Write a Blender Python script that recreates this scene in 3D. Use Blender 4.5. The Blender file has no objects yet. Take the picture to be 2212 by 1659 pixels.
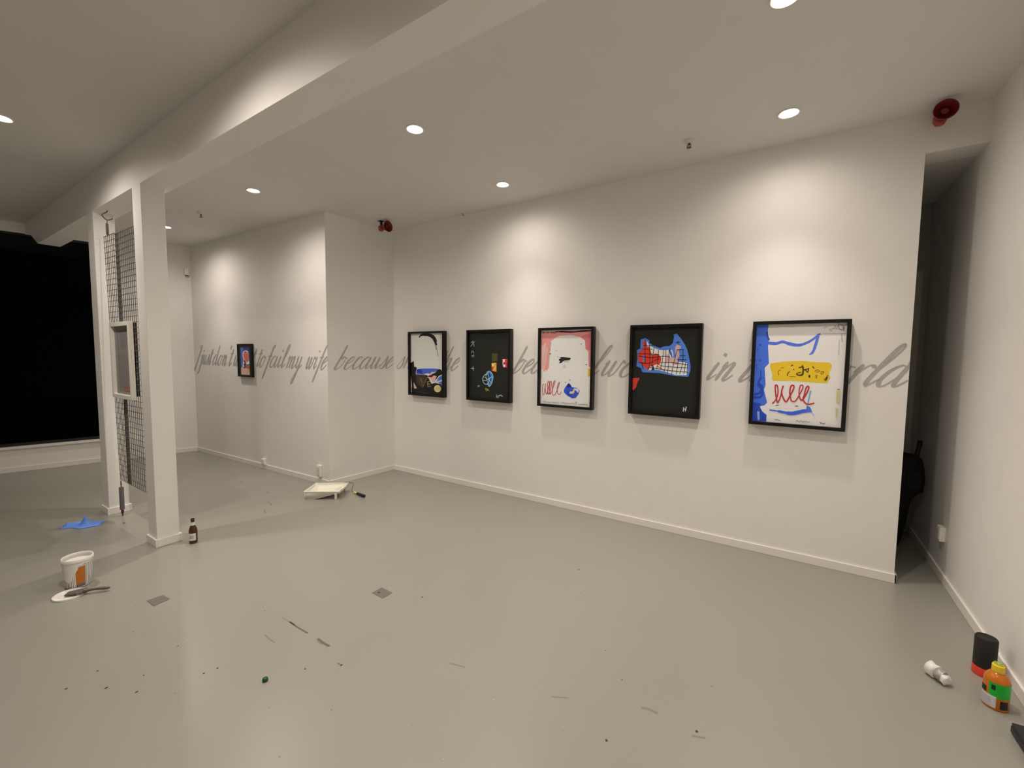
import bpy, bmesh, math, random
from mathutils import Vector, Matrix
random.seed(7)
C = bpy.context.scene.collection
S = bpy.context.scene
PI = math.pi

# ------------------------------------------------------------------ camera
cam_d = bpy.data.cameras.new('camera')
cam = bpy.data.objects.new('camera', cam_d)
C.objects.link(cam)
S.camera = cam
YAW, PITCH, ROLL = 0.5798987856752782, -0.06893279654388779, 0.010018808272530875
cam_d.sensor_fit = 'HORIZONTAL'
cam_d.sensor_width = 36.0
cam_d.lens = 36.0 * 919.7695 / 2212.0
cam_d.clip_start = 0.02
fw = Vector((-math.sin(YAW) * math.cos(PITCH), math.cos(YAW) * math.cos(PITCH), math.sin(PITCH)))
rt = Vector((math.cos(YAW), math.sin(YAW), 0))
up = rt.cross(fw)
r2 = rt * math.cos(ROLL) + up * math.sin(ROLL)
u2 = -rt * math.sin(ROLL) + up * math.cos(ROLL)
M = Matrix((r2, u2, -fw)).transposed().to_4x4()
M.translation = Vector((4.529661568673074, -3.9625068409446835, 1.6))
cam.matrix_world = M

# ------------------------------------------------------------------ world, exposure
W = bpy.data.worlds.new('night')
S.world = W
W.use_nodes = True
bg = W.node_tree.nodes['Background']
bg.inputs['Color'].default_value = (0.010, 0.008, 0.020, 1)
bg.inputs['Strength'].default_value = 0.06
S.view_settings.view_transform = 'Standard'
S.view_settings.look = 'None'
S.view_settings.gamma = 1.0
S.view_settings.use_curve_mapping = False
S.view_settings.exposure = 0.0
S.cycles.use_denoising = True
S.cycles.max_bounces = 10
S.cycles.diffuse_bounces = 7
S.cycles.sample_clamp_indirect = 4.0

LAMP_COL = (1.0, 0.878, 0.770)
# each downlight throws a beam and a wide spill: (watts, cone in degrees, softness of the edge)
LAMP_CONES = ((76.0, 80, 1.0), (60.0, 168, 0.9))

# ------------------------------------------------------------------ sizes (metres)
H = 3.226                          # ceiling
ZO = 2.965                         # doorway head
XE, XR = 5.212, 5.512              # end of main wall, right wall
BX, BY = -0.048, -0.952            # corner of the chimney breast
CX, CY = -3.421, -1.060            # far left corner
AW = -0.2572                       # window wall runs along (AW, -1)
YREAR = -7.0
YB0, YB1, ZB = -2.716, -2.524, 2.891   # beam
BBH, BBT = 0.066, 0.013            # baseboard

# ------------------------------------------------------------------ materials
def s2l(c):
    c = c / 255.0
    return c / 12.92 if c <= 0.04045 else ((c + 0.055) / 1.055) ** 2.4
LIGHT = (0.72, 0.62, 0.49)
def pc(r, g, b):
    """paint colour that reads as (r,g,b) on the photographed wall"""
    return tuple(min(0.9, s2l(v) / l) for v, l in zip((r, g, b), LIGHT))
_m = {}
def mat(name, col, rough=0.6, metal=0.0, spec=0.5, noise=None, trans=0.0, ior=1.45, bump=0.0, nscale=20):
    if name in _m: return _m[name]
    m = bpy.data.materials.new(name); m.use_nodes = True
    nt = m.node_tree; b = nt.nodes['Principled BSDF']
    b.inputs['Base Color'].default_value = (*col, 1)
    b.inputs['Roughness'].default_value = rough
    b.inputs['Metallic'].default_value = metal
    b.inputs['Specular IOR Level'].default_value = spec
    b.inputs['Transmission Weight'].default_value = trans
    b.inputs['IOR'].default_value = ior
    if noise or bump:
        tc = nt.nodes.new('ShaderNodeTexCoord')
        n = nt.nodes.new('ShaderNodeTexNoise'); n.inputs['Scale'].default_value = nscale
        n.inputs['Detail'].default_value = 4
        nt.links.new(tc.outputs['Object'], n.inputs['Vector'])
        if noise:
            r = nt.nodes.new('ShaderNodeMapRange')
            r.inputs['From Min'].default_value = .3; r.inputs['From Max'].default_value = .7
            r.inputs['To Min'].default_value = 1 - noise; r.inputs['To Max'].default_value = 1 + noise
            nt.links.new(n.outputs['Fac'], r.inputs['Value'])
            mx = nt.nodes.new('ShaderNodeVectorMath'); mx.operation = 'SCALE'
            mx.inputs[0].default_value = col
            nt.links.new(r.outputs['Result'], mx.inputs['Scale'])
            nt.links.new(mx.outputs['Vector'], b.inputs['Base Color'])
        if bump:
            bp = nt.nodes.new('ShaderNodeBump'); bp.inputs['Strength'].default_value = bump
            bp.inputs['Distance'].default_value = .004
            nt.links.new(n.outputs['Fac'], bp.inputs['Height'])
            nt.links.new(bp.outputs['Normal'], b.inputs['Normal'])
    _m[name] = m
    return m
def emis(name, col, s):
    m = bpy.data.materials.new(name); m.use_nodes = True
    nt = m.node_tree; nt.nodes.clear()
    e = nt.nodes.new('ShaderNodeEmission'); e.inputs['Color'].default_value = (*col, 1); e.inputs['Strength'].default_value = s
    o = nt.nodes.new('ShaderNodeOutputMaterial'); nt.links.new(e.outputs[0], o.inputs['Surface'])
    return m

WALL = mat('wall_paint', (.85, .84, .815), .62, spec=.3, noise=.012, bump=.06, nscale=7)
CEIL = mat('ceiling_paint', (.74, .725, .715), .8, spec=.2, noise=.01, nscale=5)
TRIM = mat('trim_gloss', (.84, .82, .78), .35, spec=.5)
COLM = mat('column_paint', (.86, .85, .825), .45, spec=.4, bump=.05, nscale=14)
BLACKF = mat('black_frame', (.0065, .0050, .0050), .42, spec=.35)
WHITEP = mat('white_plastic', (.84, .82, .76), .4)
OFFW = mat('off_white_plastic', (.72, .70, .66), .45)
STEEL = mat('galvanised_wire', (.17, .17, .16), .5, metal=.55)
STEELD = mat('dull_steel', (.12, .115, .11), .5, metal=.5)
REDH = mat('red_sounder', (.17, .006, .010), .4)
REDL = mat('red_lens_lit', (.42, .055, .055), .3)  # lighter red than the horn: being lit is put into the colour
BLK = mat('black_plastic', (.012, .011, .012), .4)
LETTER = mat('grey_lettering', (.44, .435, .42), .6)

def floor_material():
    m = bpy.data.materials.new('grey_floor_paint'); m.use_nodes = True
    nt = m.node_tree; b = nt.nodes['Principled BSDF']
    b.inputs['Roughness'].default_value = .42
    b.inputs['Specular IOR Level'].default_value = .55
    tc = nt.nodes.new('ShaderNodeTexCoord')
    n1 = nt.nodes.new('ShaderNodeTexNoise'); n1.inputs['Scale'].default_value = 1.1; n1.inputs['Detail'].default_value = 5
    n2 = nt.nodes.new('ShaderNodeTexNoise'); n2.inputs['Scale'].default_value = 38; n2.inputs['Detail'].default_value = 3
    v = nt.nodes.new('ShaderNodeTexVoronoi'); v.inputs['Scale'].default_value = 5.5
    for n in (n1, n2, v): nt.links.new(tc.outputs['Object'], n.inputs['Vector'])
    a = nt.nodes.new('ShaderNodeMix'); a.data_type = 'RGBA'
    a.inputs['A'].default_value = (.280, .277, .240, 1); a.inputs['B'].default_value = (.308, .304, .264, 1)
    nt.links.new(n1.outputs['Fac'], a.inputs['Factor'])
    # small flecks of dirt
    lt = nt.nodes.new('ShaderNodeMath'); lt.operation = 'LESS_THAN'; lt.inputs[1].default_value = .028
    nt.links.new(v.outputs['Distance'], lt.inputs[0])
    sc = nt.nodes.new('ShaderNodeMath'); sc.operation = 'MULTIPLY'
    nt.links.new(lt.outputs[0], sc.inputs[0])
    rr = nt.nodes.new('ShaderNodeMapRange'); rr.inputs['From Min'].default_value = .52; rr.inputs['From Max'].default_value = .62
    rr.inputs['To Max'].default_value = .45
    nt.links.new(n1.outputs['Fac'], rr.inputs['Value']); nt.links.new(rr.outputs['Result'], sc.inputs[1])
    d = nt.nodes.new('ShaderNodeMix'); d.data_type = 'RGBA'
    d.inputs['B'].default_value = (.16, .15, .13, 1)
    nt.links.new(sc.outputs[0], d.inputs['Factor']); nt.links.new(a.outputs['Result'], d.inputs['A'])
    nt.links.new(d.outputs['Result'], b.inputs['Base Color'])
    mr = nt.nodes.new('ShaderNodeMapRange'); mr.inputs['To Min'].default_value = .25; mr.inputs['To Max'].default_value = .38
    nt.links.new(n1.outputs['Fac'], mr.inputs['Value']); nt.links.new(mr.outputs['Result'], b.inputs['Roughness'])
    bp = nt.nodes.new('ShaderNodeBump'); bp.inputs['Strength'].default_value = .05; bp.inputs['Distance'].default_value = .003
    nt.links.new(n2.outputs['Fac'], bp.inputs['Height']); nt.links.new(bp.outputs['Normal'], b.inputs['Normal'])
    return m
FLOOR = floor_material()

def glass_material():
    m = bpy.data.materials.new('window_glass'); m.use_nodes = True
    nt = m.node_tree; nt.nodes.clear()
    t = nt.nodes.new('ShaderNodeBsdfTransparent'); t.inputs['Color'].default_value = (.55, .57, .60, 1)
    g = nt.nodes.new('ShaderNodeBsdfGlossy'); g.inputs['Roughness'].default_value = .02
    g.inputs['Color'].default_value = (.6, .6, .65, 1)
    f = nt.nodes.new('ShaderNodeFresnel'); f.inputs['IOR'].default_value = 1.11
    x = nt.nodes.new('ShaderNodeMixShader'); o = nt.nodes.new('ShaderNodeOutputMaterial')
    nt.links.new(f.outputs[0], x.inputs[0]); nt.links.new(t.outputs[0], x.inputs[1]); nt.links.new(g.outputs[0], x.inputs[2])
    nt.links.new(x.outputs[0], o.inputs['Surface'])
    return m
GLASS = glass_material()

# ------------------------------------------------------------------ mesh helpers
def link(name, bm, m, parent=None, smooth=False, bevel=0.0):
    bmesh.ops.recalc_face_normals(bm, faces=bm.faces[:])
    me = bpy.data.meshes.new(name); bm.to_mesh(me); bm.free()
    o = bpy.data.objects.new(name, me); C.objects.link(o)
    for x in (m if isinstance(m, (list, tuple)) else [m]): me.materials.append(x)
    if parent: o.parent = parent
    if smooth:
        for p in me.polygons: p.use_smooth = True
        try:
            me.set_sharp_from_angle(angle=math.radians(42))
        except Exception: pass
    if bevel:
        b = o.modifiers.new('bevel', 'BEVEL'); b.width = bevel; b.segments = 2; b.limit_method = 'ANGLE'
    return o
def tag(o, label, cat=None, group=None, kind=None):
    o['label'] = label
    if cat: o['category'] = cat
    if group: o['group'] = group
    if kind: o['kind'] = kind
    return o
def thing(name, label, cat, loc=(0, 0, 0), rotz=0, group=None):
    o = bpy.data.objects.new(name, None); C.objects.link(o)
    o.location = loc; o.rotation_euler = (0, 0, rotz); o.empty_display_size = .05
    return tag(o, label, cat, group)
def struct(name, bm, m, label, parent=None, **k):
    o = link(name, bm, m, parent, **k)
    if parent is None: tag(o, label, name.split('_')[0], None, 'structure')
    return o
def box(bm, a, b, mi=0):
    x0, y0, z0 = a; x1, y1, z1 = b
    v = [bm.verts.new(p) for p in ((x0,y0,z0),(x1,y0,z0),(x1,y1,z0),(x0,y1,z0),(x0,y0,z1),(x1,y0,z1),(x1,y1,z1),(x0,y1,z1))]
    for f in ((0,3,2,1),(4,5,6,7),(0,1,5,4),(1,2,6,5),(2,3,7,6),(3,0,4,7)):
        bm.faces.new([v[i] for i in f]).material_index = mi
def prism(bm, pts, z0, z1, mi=0):
    lo = [bm.verts.new((p[0], p[1], z0)) for p in pts]; hi = [bm.verts.new((p[0], p[1], z1)) for p in pts]
    n = len(pts)
    bm.faces.new(lo[::-1]).material_index = mi; bm.faces.new(hi).material_index = mi
    for i in range(n): bm.faces.new((lo[i], lo[(i+1) % n], hi[(i+1) % n], hi[i])).material_index = mi
def BM(): return bmesh.new()
def lathe(bm, prof, seg=32, c=(0, 0, 0), mi=0, sx=1, sy=1, a0=0, a1=2*PI):
    full = abs(a1 - a0 - 2*PI) < 1e-6
    n = seg if full else seg + 1
    rings = []
    for r, z in prof:
        if r < 1e-6: rings.append([bm.verts.new((c[0], c[1], c[2] + z))])
        else: rings.append([bm.verts.new((c[0] + sx*r*math.cos(a0 + (a1-a0)*i/seg), c[1] + sy*r*math.sin(a0 + (a1-a0)*i/seg), c[2] + z)) for i in range(n)])
    for A, B in zip(rings, rings[1:]):
        for i in range(seg):
            j = (i+1) % n
            if len(A) == 1 and len(B) == 1: continue
            if len(A) == 1: f = (A[0], B[i], B[j])
            elif len(B) == 1: f = (A[i], A[j], B[0])
            else: f = (A[i], A[j], B[j], B[i])
            bm.faces.new(f).material_index = mi
def tube(bm, pts, r, seg=8, mi=0, closed=False):
    pts = [Vector(p) for p in pts]; n = len(pts); rings = []
    rs = r if isinstance(r, (list, tuple)) else [r]*n
    nrm = None
    for i, p in enumerate(pts):
        a = pts[max(0, i-1)]; b = pts[min(n-1, i+1)]
        t = (b - a).normalized()
        if nrm is None:
            nrm = t.cross(Vector((0, 0, 1)))
            if nrm.length < .1: nrm = t.cross(Vector((1, 0, 0)))
        nrm = (nrm - t*nrm.dot(t)).normalized(); bn = t.cross(nrm)
        rings.append([bm.verts.new(p + (nrm*math.cos(2*PI*k/seg) + bn*math.sin(2*PI*k/seg))*rs[i]) for k in range(seg)])
    for A, B in zip(rings, rings[1:]):
        for k in range(seg): bm.faces.new((A[k], A[(k+1) % seg], B[(k+1) % seg], B[k])).material_index = mi
    bm.faces.new(rings[0][::-1]).material_index = mi; bm.faces.new(rings[-1]).material_index = mi
def spline(pts, n=8):
    P = [pts[0]] + list(pts) + [pts[-1]]; out = []
    D = len(pts[0])
    for i in range(1, len(P)-2):
        for k in range(n):
            t = k/n; a, b, c, d = P[i-1], P[i], P[i+1], P[i+2]
            out.append(tuple(.5*((2*b[j]) + (c[j]-a[j])*t + (2*a[j]-5*b[j]+4*c[j]-d[j])*t*t + (3*b[j]-a[j]-3*c[j]+d[j])*t**3) for j in range(D)))
    out.append(tuple(P[-2])); return out
def ribbon(pts, w):
    """2-D polyline -> list of quads; w a width or a list"""
    n = len(pts); L = []
    for i in range(n):
        a = pts[max(0, i-1)]; b = pts[min(n-1, i+1)]
        dx, dy = b[0]-a[0], b[1]-a[1]; l = math.hypot(dx, dy) or 1
        h = (w[i] if isinstance(w, list) else w)/2
        L.append(((pts[i][0]-dy/l*h, pts[i][1]+dx/l*h), (pts[i][0]+dy/l*h, pts[i][1]-dx/l*h)))
    return [(L[i][0], L[i][1], L[i+1][1], L[i+1][0]) for i in range(n-1)]

# ================================================================== THE ROOM
def wwall(t, off=0.0, z=0.0):
    """point on the window wall: t metres from the far corner, off metres into the room"""
    l = math.hypot(AW, 1.0); d = (AW/l, -1/l); nrm = (1/l, AW/l)
    return (CX + d[0]*t + nrm[0]*off, CY + d[1]*t + nrm[1]*off, z)
LW = math.hypot(BX-CX, BY-CY); LD = ((BX-CX)/LW, (BY-CY)/LW); LN = (LD[1], -LD[0])   # left wall, normal into room
def lwall(u, z, off=0.0): return (CX + LD[0]*u + LN[0]*off, CY + LD[1]*u + LN[1]*off, z)
T = .22
xrear = CX + AW*(CY - YREAR)
wl_len = (CY - YREAR)*math.hypot(AW, 1.0)

bm = BM()
fl = [(CX-.3, 2.0), (CX-.3-AW*-9, -8.2), (XR+.3, -8.2), (XR+.3, 2.0)]
prism(bm, [(-6.2, YREAR-.25), (XR+.25, YREAR-.25), (XR+.25, 1.55), (-6.2, 1.55)], -.12, 0.0, 0)
# scuffs, drag marks and specks of dirt trodden into the paint
def mark(pts, w, mi):
    for q in ribbon(spline(pts, 5), w):
        bm.faces.new([bm.verts.new((p[0], p[1], .0006)) for p in q]).material_index = mi
mark([(2.03, -2.650), (2.10, -2.648), (2.16, -2.649)], [.004]*11, 2)
mark([(2.10, -2.646), (2.20, -2.649), (2.29, -2.646)], .009, 1)
mark([(2.38, -2.642), (2.43, -2.645), (2.49, -2.643)], .014, 1)
mark([(2.395, -2.655), (2.44, -2.657)], .006, 2)
mark([(2.10, -2.790), (2.16, -2.793), (2.215, -2.794)], .007, 2)
mark([(-.10, -1.66), (-.02, -1.665), (.05, -1.70)], .012, 2)
mark([(.12, -1.80), (.22, -1.84)], .010, 2)
mark([(4.03, -2.095), (4.06, -2.085), (4.10, -2.085)], .012, 2)
mark([(4.25, -2.12), (4.30, -2.10)], .008, 2)
mark([(3.66, -2.27), (3.73, -2.23)], .005, 2)
mark([(3.12, -2.372), (3.2, -2.35)], .005, 2)
def speck(x, y, r, mi):
    k = 7
    bm.faces.new([bm.verts.new((x + r*random.uniform(.7, 1.2)*math.cos(2*PI*i/k), y + r*random.uniform(.7, 1.2)*math.sin(2*PI*i/k), .0008)) for i in range(k)]).material_index = mi
for x, y, r in ((2.539,-2.812,.006),(2.668,-2.694,.007),(2.649,-2.695,.005),(-.594,-2.704,.012),(1.878,-3.406,.007),(2.027,-3.336,.007),
                (1.729,-3.513,.006),(2.168,-3.055,.005),(3.958,-2.344,.006),(4.263,-2.087,.008),(-1.083,-1.478,.013),(1.923,-3.28,.004),
                (1.698,-3.398,.005),(2.153,-3.11,.005),(2.567,-2.019,.006),(3.268,-1.1,.006),(-.4,-1.5,.01)):
    speck(x, y, r, 3)
for i in range(70):
    x = random.uniform(.6, 4.3); y = random.uniform(-3.3, -1.2)
    speck(x, y, random.uniform(.0018, .0042), random.choice((2, 2, 3)))
for i in range(25):
    speck(random.uniform(1.2, 4.0), random.uniform(-3.2, -1.6), random.uniform(.002, .004), 4)
struct('floor', bm, [FLOOR, mat('scuff_dark', (.125, .118, .10), .5), mat('scuff_pale', (.215, .208, .18), .45),
                     mat('dirt_speck', (.05, .045, .04), .7), mat('paint_fleck', (.52, .51, .47), .5)], 'light grey painted floor with scuffs')

bm = BM(); prism(bm, [(-6.2, YREAR-.25), (XR+.25, YREAR-.25), (XR+.25, .0), (-6.2, .0)], H, H+.12)
struct('ceiling', bm, CEIL, 'white painted ceiling')
bm = BM(); box(bm, (2.1, T, ZO), (XR+.25, 1.55, ZO+.12))
struct('ceiling_corridor', bm, CEIL, 'low dark ceiling of the side corridor')

# main wall with the pictures, its end and the header over the doorway
bm = BM(); box(bm, (-.4, 0, 0), (XE, T, H+.1)); box(bm, (XE, 0, ZO), (XR+.2, T, H+.1))
struct('wall_main', bm, WALL, 'long white wall carrying five framed pictures')
bm = BM()
prism(bm, [(CX-.02, CY), (BX, BY), (0, 0), (0, .25), (CX-.02, .25)], 0, H+.1)
struct('wall_left', bm, WALL, 'white projecting wall on the left with small picture')
# right wall and its run down the corridor
bm = BM(); box(bm, (XR, YREAR-.2, 0), (XR+T, 1.5, H+.1)); struct('wall_right', bm, WALL, 'white wall along the right side')
bm = BM(); box(bm, (-5.6, YREAR-T, 0), (XR+T, YREAR, H+.1)); struct('wall_rear', bm, WALL, 'white wall behind the viewer')
bm = BM(); box(bm, (2.1, 1.26, 0), (XR+.2, 1.26+T, ZO)); box(bm, (2.1, T, 0), (2.1+T, 1.3, ZO)); struct('wall_corridor', bm, mat('corridor_shade_grey', (.42, .41, .39), .7), 'end wall of the side corridor, greyed to stand in for shade')  # grey stands in for corridor shade; unseen back room opened to absorb light

# window wall: apron, header, piers around the shop window
WT0, WT1 = 1.02, 5.2               # along the wall
WZ0, WZ1 = .340, 3.104
bm = BM()
def wseg(bm, t0, t1, z0, z1, o0=0.0, o1=-T, mi=0):
    prism(bm, [wwall(t0, o0)[:2], wwall(t0, o1)[:2], wwall(t1, o1)[:2], wwall(t1, o0)[:2]], z0, z1, mi)
wseg(bm, -.25, WT0, 0, H+.1); wseg(bm, WT1, wl_len+.25, 0, H+.1)
wseg(bm, WT0, WT1, 0, WZ0-.03); wseg(bm, WT0, WT1, WZ1, H+.1)
struct('wall_window', bm, WALL, 'white wall around the dark shop window')
win = thing('window_1', 'large dark shop window with white sill on the left', 'window'); win['kind'] = 'structure'
bm = BM(); wseg(bm, WT0-.02, WT1+.02, WZ0-.035, WZ0-.004, .035, -.16)
link('window_sill', bm, TRIM, win, bevel=.004)
bm = BM()
wseg(bm, WT0, WT1, WZ0-.004, WZ0+.035, -.03, -.09); wseg(bm, WT0, WT1, WZ1-.03, WZ1, -.03, -.09)
wseg(bm, WT0, WT0+.04, WZ0, WZ1, -.03, -.09); wseg(bm, WT1-.04, WT1, WZ0, WZ1, -.03, -.09)
link('window_frame', bm, mat('dark_window_frame', (.010, .009, .010), .4), win)
bm = BM(); wseg(bm, WT0+.03, WT1-.03, WZ0+.02, WZ1-.02, -.055, -.065)
link('glass_pane', bm, GLASS, win)
# the street outside at night
bm = BM(); prism(bm, [(-16, -16), (-5.2, -16), (-3.9, 3), (-16, 3)], -.2, -.06)
struct('ground_street', bm, mat('asphalt', (.02, .02, .022), .8), 'dark street outside the window')

# baseboards
def bboard(name, pts, label):
    bm = BM()
    for (a, b, n) in pts:
        prism(bm, [a, b, (b[0]+n[0]*BBT, b[1]+n[1]*BBT), (a[0]+n[0]*BBT, a[1]+n[1]*BBT)], 0.0, BBH)
    struct(name, bm, TRIM, label, bevel=.003)
bboard('baseboard_main', [((0, 0), (XE+BBT, 0), (0, -1)), ((XE, -BBT), (XE, T), (1, 0))], 'white baseboard under the framed pictures')
sl = math.hypot(BX, BY); sn = (-BY/sl, BX/sl)
bboard('baseboard_left', [((CX, CY), (BX, BY), LN), ((BX, BY), (0, 0), sn)], 'white baseboard along the projecting left wall')
bboard('baseboard_right', [((XR, YREAR), (XR, 1.26), (-1, 0))], 'white baseboard along the right wall')
w0, w1 = wwall(0), wwall(wl_len); l_ = math.hypot(AW, 1)
bboard('baseboard_window', [(w0[:2], w1[:2], (1/l_, AW/l_))], 'white baseboard under the shop window')

# beam with sloped end, and the two columns under it
bm = BM()
prof = [(XR+.1, H+.05), (XR+.1, ZB), (-3.207, ZB), (-3.625, 3.078), (-3.95, 3.10), (-3.95, H+.05)]
A_ = [bm.verts.new((x, YB0, z)) for x, z in prof]; B_ = [bm.verts.new((x, YB1, z)) for x, z in prof]
bm.faces.new(A_); bm.faces.new(B_[::-1])
for i in range(6): bm.faces.new((A_[i], A_[(i+1) % 6], B_[(i+1) % 6], B_[i]))
struct('beam', bm, COLM, 'white ceiling beam crossing the room')
def column(x0, x1, y0, y1, label):
    bm = BM(); box(bm, (x0, y0, 0), (x1, y1, ZB+.02))
    c = struct('column', bm, COLM, label, bevel=.004)
    bm = BM(); t = .014
    box(bm, (x0-t, y0-t, 0), (x1+t, y0, BBH)); box(bm, (x0-t, y1, 0), (x1+t, y1+t, BBH))
    box(bm, (x0-t, y0, 0), (x0, y1, BBH)); box(bm, (x1, y0, 0), (x1+t, y1, BBH))
    link('column_baseboard', bm, TRIM, c, bevel=.003)
column(.085, .266, -2.717, -2.563, 'nearer white column beside the beer bottle')
column(-1.150, -.968, -2.715, -2.561, 'farther white column next to the window')

# corridor door, standing in the end wall
d = thing('door_1', 'pale closed door at the end of the corridor', 'door'); d['kind'] = 'structure'
GREYD = mat('door_paint', (.62, .60, .56), .5)
bm = BM(); box(bm, (5.235, 1.225, .005), (5.40, 1.262, 2.30)); link('door_leaf', bm, GREYD, d, bevel=.003)
bm = BM(); box(bm, (5.40, 1.235, 0), (5.47, 1.262, 2.38)); box(bm, (5.22, 1.235, 2.30), (5.40, 1.262, 2.38)); link('door_frame', bm, GREYD, d, bevel=.003)

# ================================================================== DOWNLIGHTS
RING = mat('lamp_ring', (.80, .78, .74), .4)
LENS = emis('lamp_lens', LAMP_COL, 30.0)
def downlight(x, y, label, power=1.0, spill=1.0):
    t = thing('ceiling_downlight', label, 'ceiling light', (x, y, H), 0, 'recessed ceiling downlights')
    bm = BM(); lathe(bm, [(.066, 0), (.066, -.004), (.060, -.008), (.050, -.004), (.048, .0)], 36)
    link('trim_ring', bm, RING, t, smooth=True)
    bm = BM(); lathe(bm, [(0, -.0025), (.048, -.0025)], 36)
    link('lamp_lens', bm, LENS, t)
    for i_, (w_, cone, soft) in enumerate(LAMP_CONES):
        w_ *= spill if i_ else 1.0
        l = bpy.data.lights.new('downlight_beam', 'SPOT'); l.energy = w_*power; l.color = LAMP_COL
        l.spot_size = math.radians(cone); l.spot_blend = soft; l.shadow_soft_size = .045
        lo = bpy.data.objects.new('downlight_beam', l); C.objects.link(lo); lo.parent = t; lo.location = (0, 0, -.02)
downlight(2.169, -1.677, 'lit recessed downlight in the middle of the ceiling, right of the beam', 1)
downlight(4.438, -.490, 'lit recessed downlight above the pair of pictures farthest right', 0.85, 0.36)
downlight(-.086, -1.710, 'lit recessed downlight in front of the projecting wall corner', 1)
downlight(2.139, -.510, 'lit recessed downlight close to the main wall, above the pink bordered picture', 0.85, 0.45)
downlight(4.431, -1.590, 'lit recessed downlight cut by the top edge of the photo', 1)
downlight(-.193, -3.342, 'lit recessed downlight cut by the left edge of the photo, left of the beam', 1.0)
downlight(-2.414, -1.686, 'lit recessed downlight farthest away, showing right beside the nearer column', 0.78)
downlight(2.10, -3.342, 'lit recessed downlight left of the beam, above and outside the photo', 1.15)
downlight(4.43, -3.342, 'lit recessed downlight over the viewer, outside the photo', 0.95)

# sprinklers and hook on the ceiling
def sprinkler(x, y, label):
    t = thing('fire_sprinkler', label, 'sprinkler', (x, y, H), 0, 'ceiling sprinklers')
    bm = BM(); lathe(bm, [(.038, 0), (.036, -.008), (.022, -.020), (.012, -.022), (0, -.022)], 24); link('escutcheon', bm, OFFW, t, smooth=True)
    bm = BM(); tube(bm, [(0, 0, -.02), (0, 0, -.036)], .008); tube(bm, spline([(-.011, 0, -.03), (-.013, 0, -.042), (0, 0, -.052)], 4), .0025)
    tube(bm, spline([(.011, 0, -.03), (.013, 0, -.042), (0, 0, -.052)], 4), .0025); link('frame_arms', bm, STEELD, t)
    bm = BM(); lathe(bm, [(0, -.050), (.017, -.052), (.017, -.055), (0, -.056)], 16); link('deflector', bm, STEELD, t)
sprinkler(3.807, -.453, 'small white ceiling sprinkler between two downlights near the right siren')
sprinkler(-1.343, -1.692, 'small dark ceiling sprinkler between the two farthest downlights')
bm = BM(); tube(bm, spline([(0, 0, 0), (0, 0, -.018), (.012, 0, -.03), (.02, 0, -.02)], 5), .003, 6)
o = link('ceiling_hook', bm, STEELD); o.location = (1.267, -.060, H)
tag(o, 'tiny dark hook in the ceiling edge above the leftmost big pictures', 'hook')

# sirens
def siren(cx, cy, rot, r, label):
    z = 3.145
    t = thing('alarm_siren', label, 'alarm siren', (cx, cy, z), rot, 'red alarm sirens')
    # local +X is the way the horn points
    def ax(prof, seg=28, off=(0, 0, 0)):
        b = BM(); lathe(b, prof, seg)
        bmesh.ops.rotate(b, verts=b.verts, cent=(0, 0, 0), matrix=Matrix.Rotation(PI/2, 3, 'Y'))
        bmesh.ops.translate(b, verts=b.verts, vec=off); return b
    link('horn', ax([(.026, -.115), (.030, -.085), (.036, -.055), (r*.78, -.02), (r, 0), (r, .006), (r*.93, .006), (r*.72, -.014), (.026, -.045), (0, -.05)]), REDH, t, smooth=True)
    link('horn_driver', ax([(0, -.02), (.017, -.02), (.020, -.04), (.020, -.05)]), mat('red_driver', (.20, .012, .015), .35), t, smooth=True)
    bm = BM(); lathe(bm, [(0, -.040), (.022, -.034), (.034, -.012), (.034, .020), (.026, .030), (0, .032)], 24, (-.125, 0, -.005)); link('beacon_lens', bm, REDL, t, smooth=True)
    bm = BM(); box(bm, (-.135, -.008, .025), (-.105, .008, H-z+.0)); box(bm, (-.15, -.03, H-z-.005), (-.09, .03, H-z))
    tube(bm, [(-.12, .0, .06), (-.165, .025, .066)], .010, 10); link('ceiling_bracket', bm, BLK, t)
siren(.338, -.358, 0.0, .066, 'red alarm siren on the ceiling by the inner corner above the leftmost large picture')
siren(5.258, -.190, -PI/2, .060, 'red alarm siren on the ceiling above the corridor doorway')

# motion sensor, power sockets
t = thing('motion_sensor', 'small white motion sensor high in the far left corner', 'sensor', (*wwall(.055, .03)[:2], 2.83), math.atan2(AW, 1))
bm = BM(); box(bm, (-.025, -.03, -.05), (.025, .03, .06)); link('housing', bm, WHITEP, t, bevel=.008)
bm = BM(); lathe(bm, [(0, -.016), (.02, -.012), (.028, 0)], 20, (.004, 0, -.050)); link('lens', bm, mat('sensor_lens', (.10, .095, .09), .3), t, smooth=True)
def socket(loc, rotz, label, hgt, w):
    # local -Y faces the room
    t = thing('power_socket', label, 'socket', loc, rotz, 'white wall sockets')
    bm = BM(); box(bm, (-w/2, -.034, -hgt/2), (w/2, 0, hgt/2)); link('box', bm, WHITEP, t, bevel=.006)
    bm = BM(); box(bm, (-w*.36, -.037, -hgt*.36), (w*.36, -.033, hgt*.36)); link('face_plate', bm, OFFW, t, bevel=.003)
    bm = BM()
    for s in (-1, 1): lathe(bm, [(0, 0), (.003, 0), (.003, .001), (0, .001)], 10)
    for v in bm.verts: v.co = Vector((v.co.x, -.0372 - v.co.z, v.co.y))
    link('pin_holes', bm, BLK, t)
ang = math.atan2(LD[1], LD[0])
socket(lwall(1.965, .105), ang, 'white socket sitting on the baseboard below the small picture', .08, .07)
socket(lwall(3.20, .165), ang, 'tall white socket by the projecting corner behind the paint tray', .14, .075)
socket((XR, .271, .337), -PI/2, 'white socket on the right wall inside the doorway', .105, .08)

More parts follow.
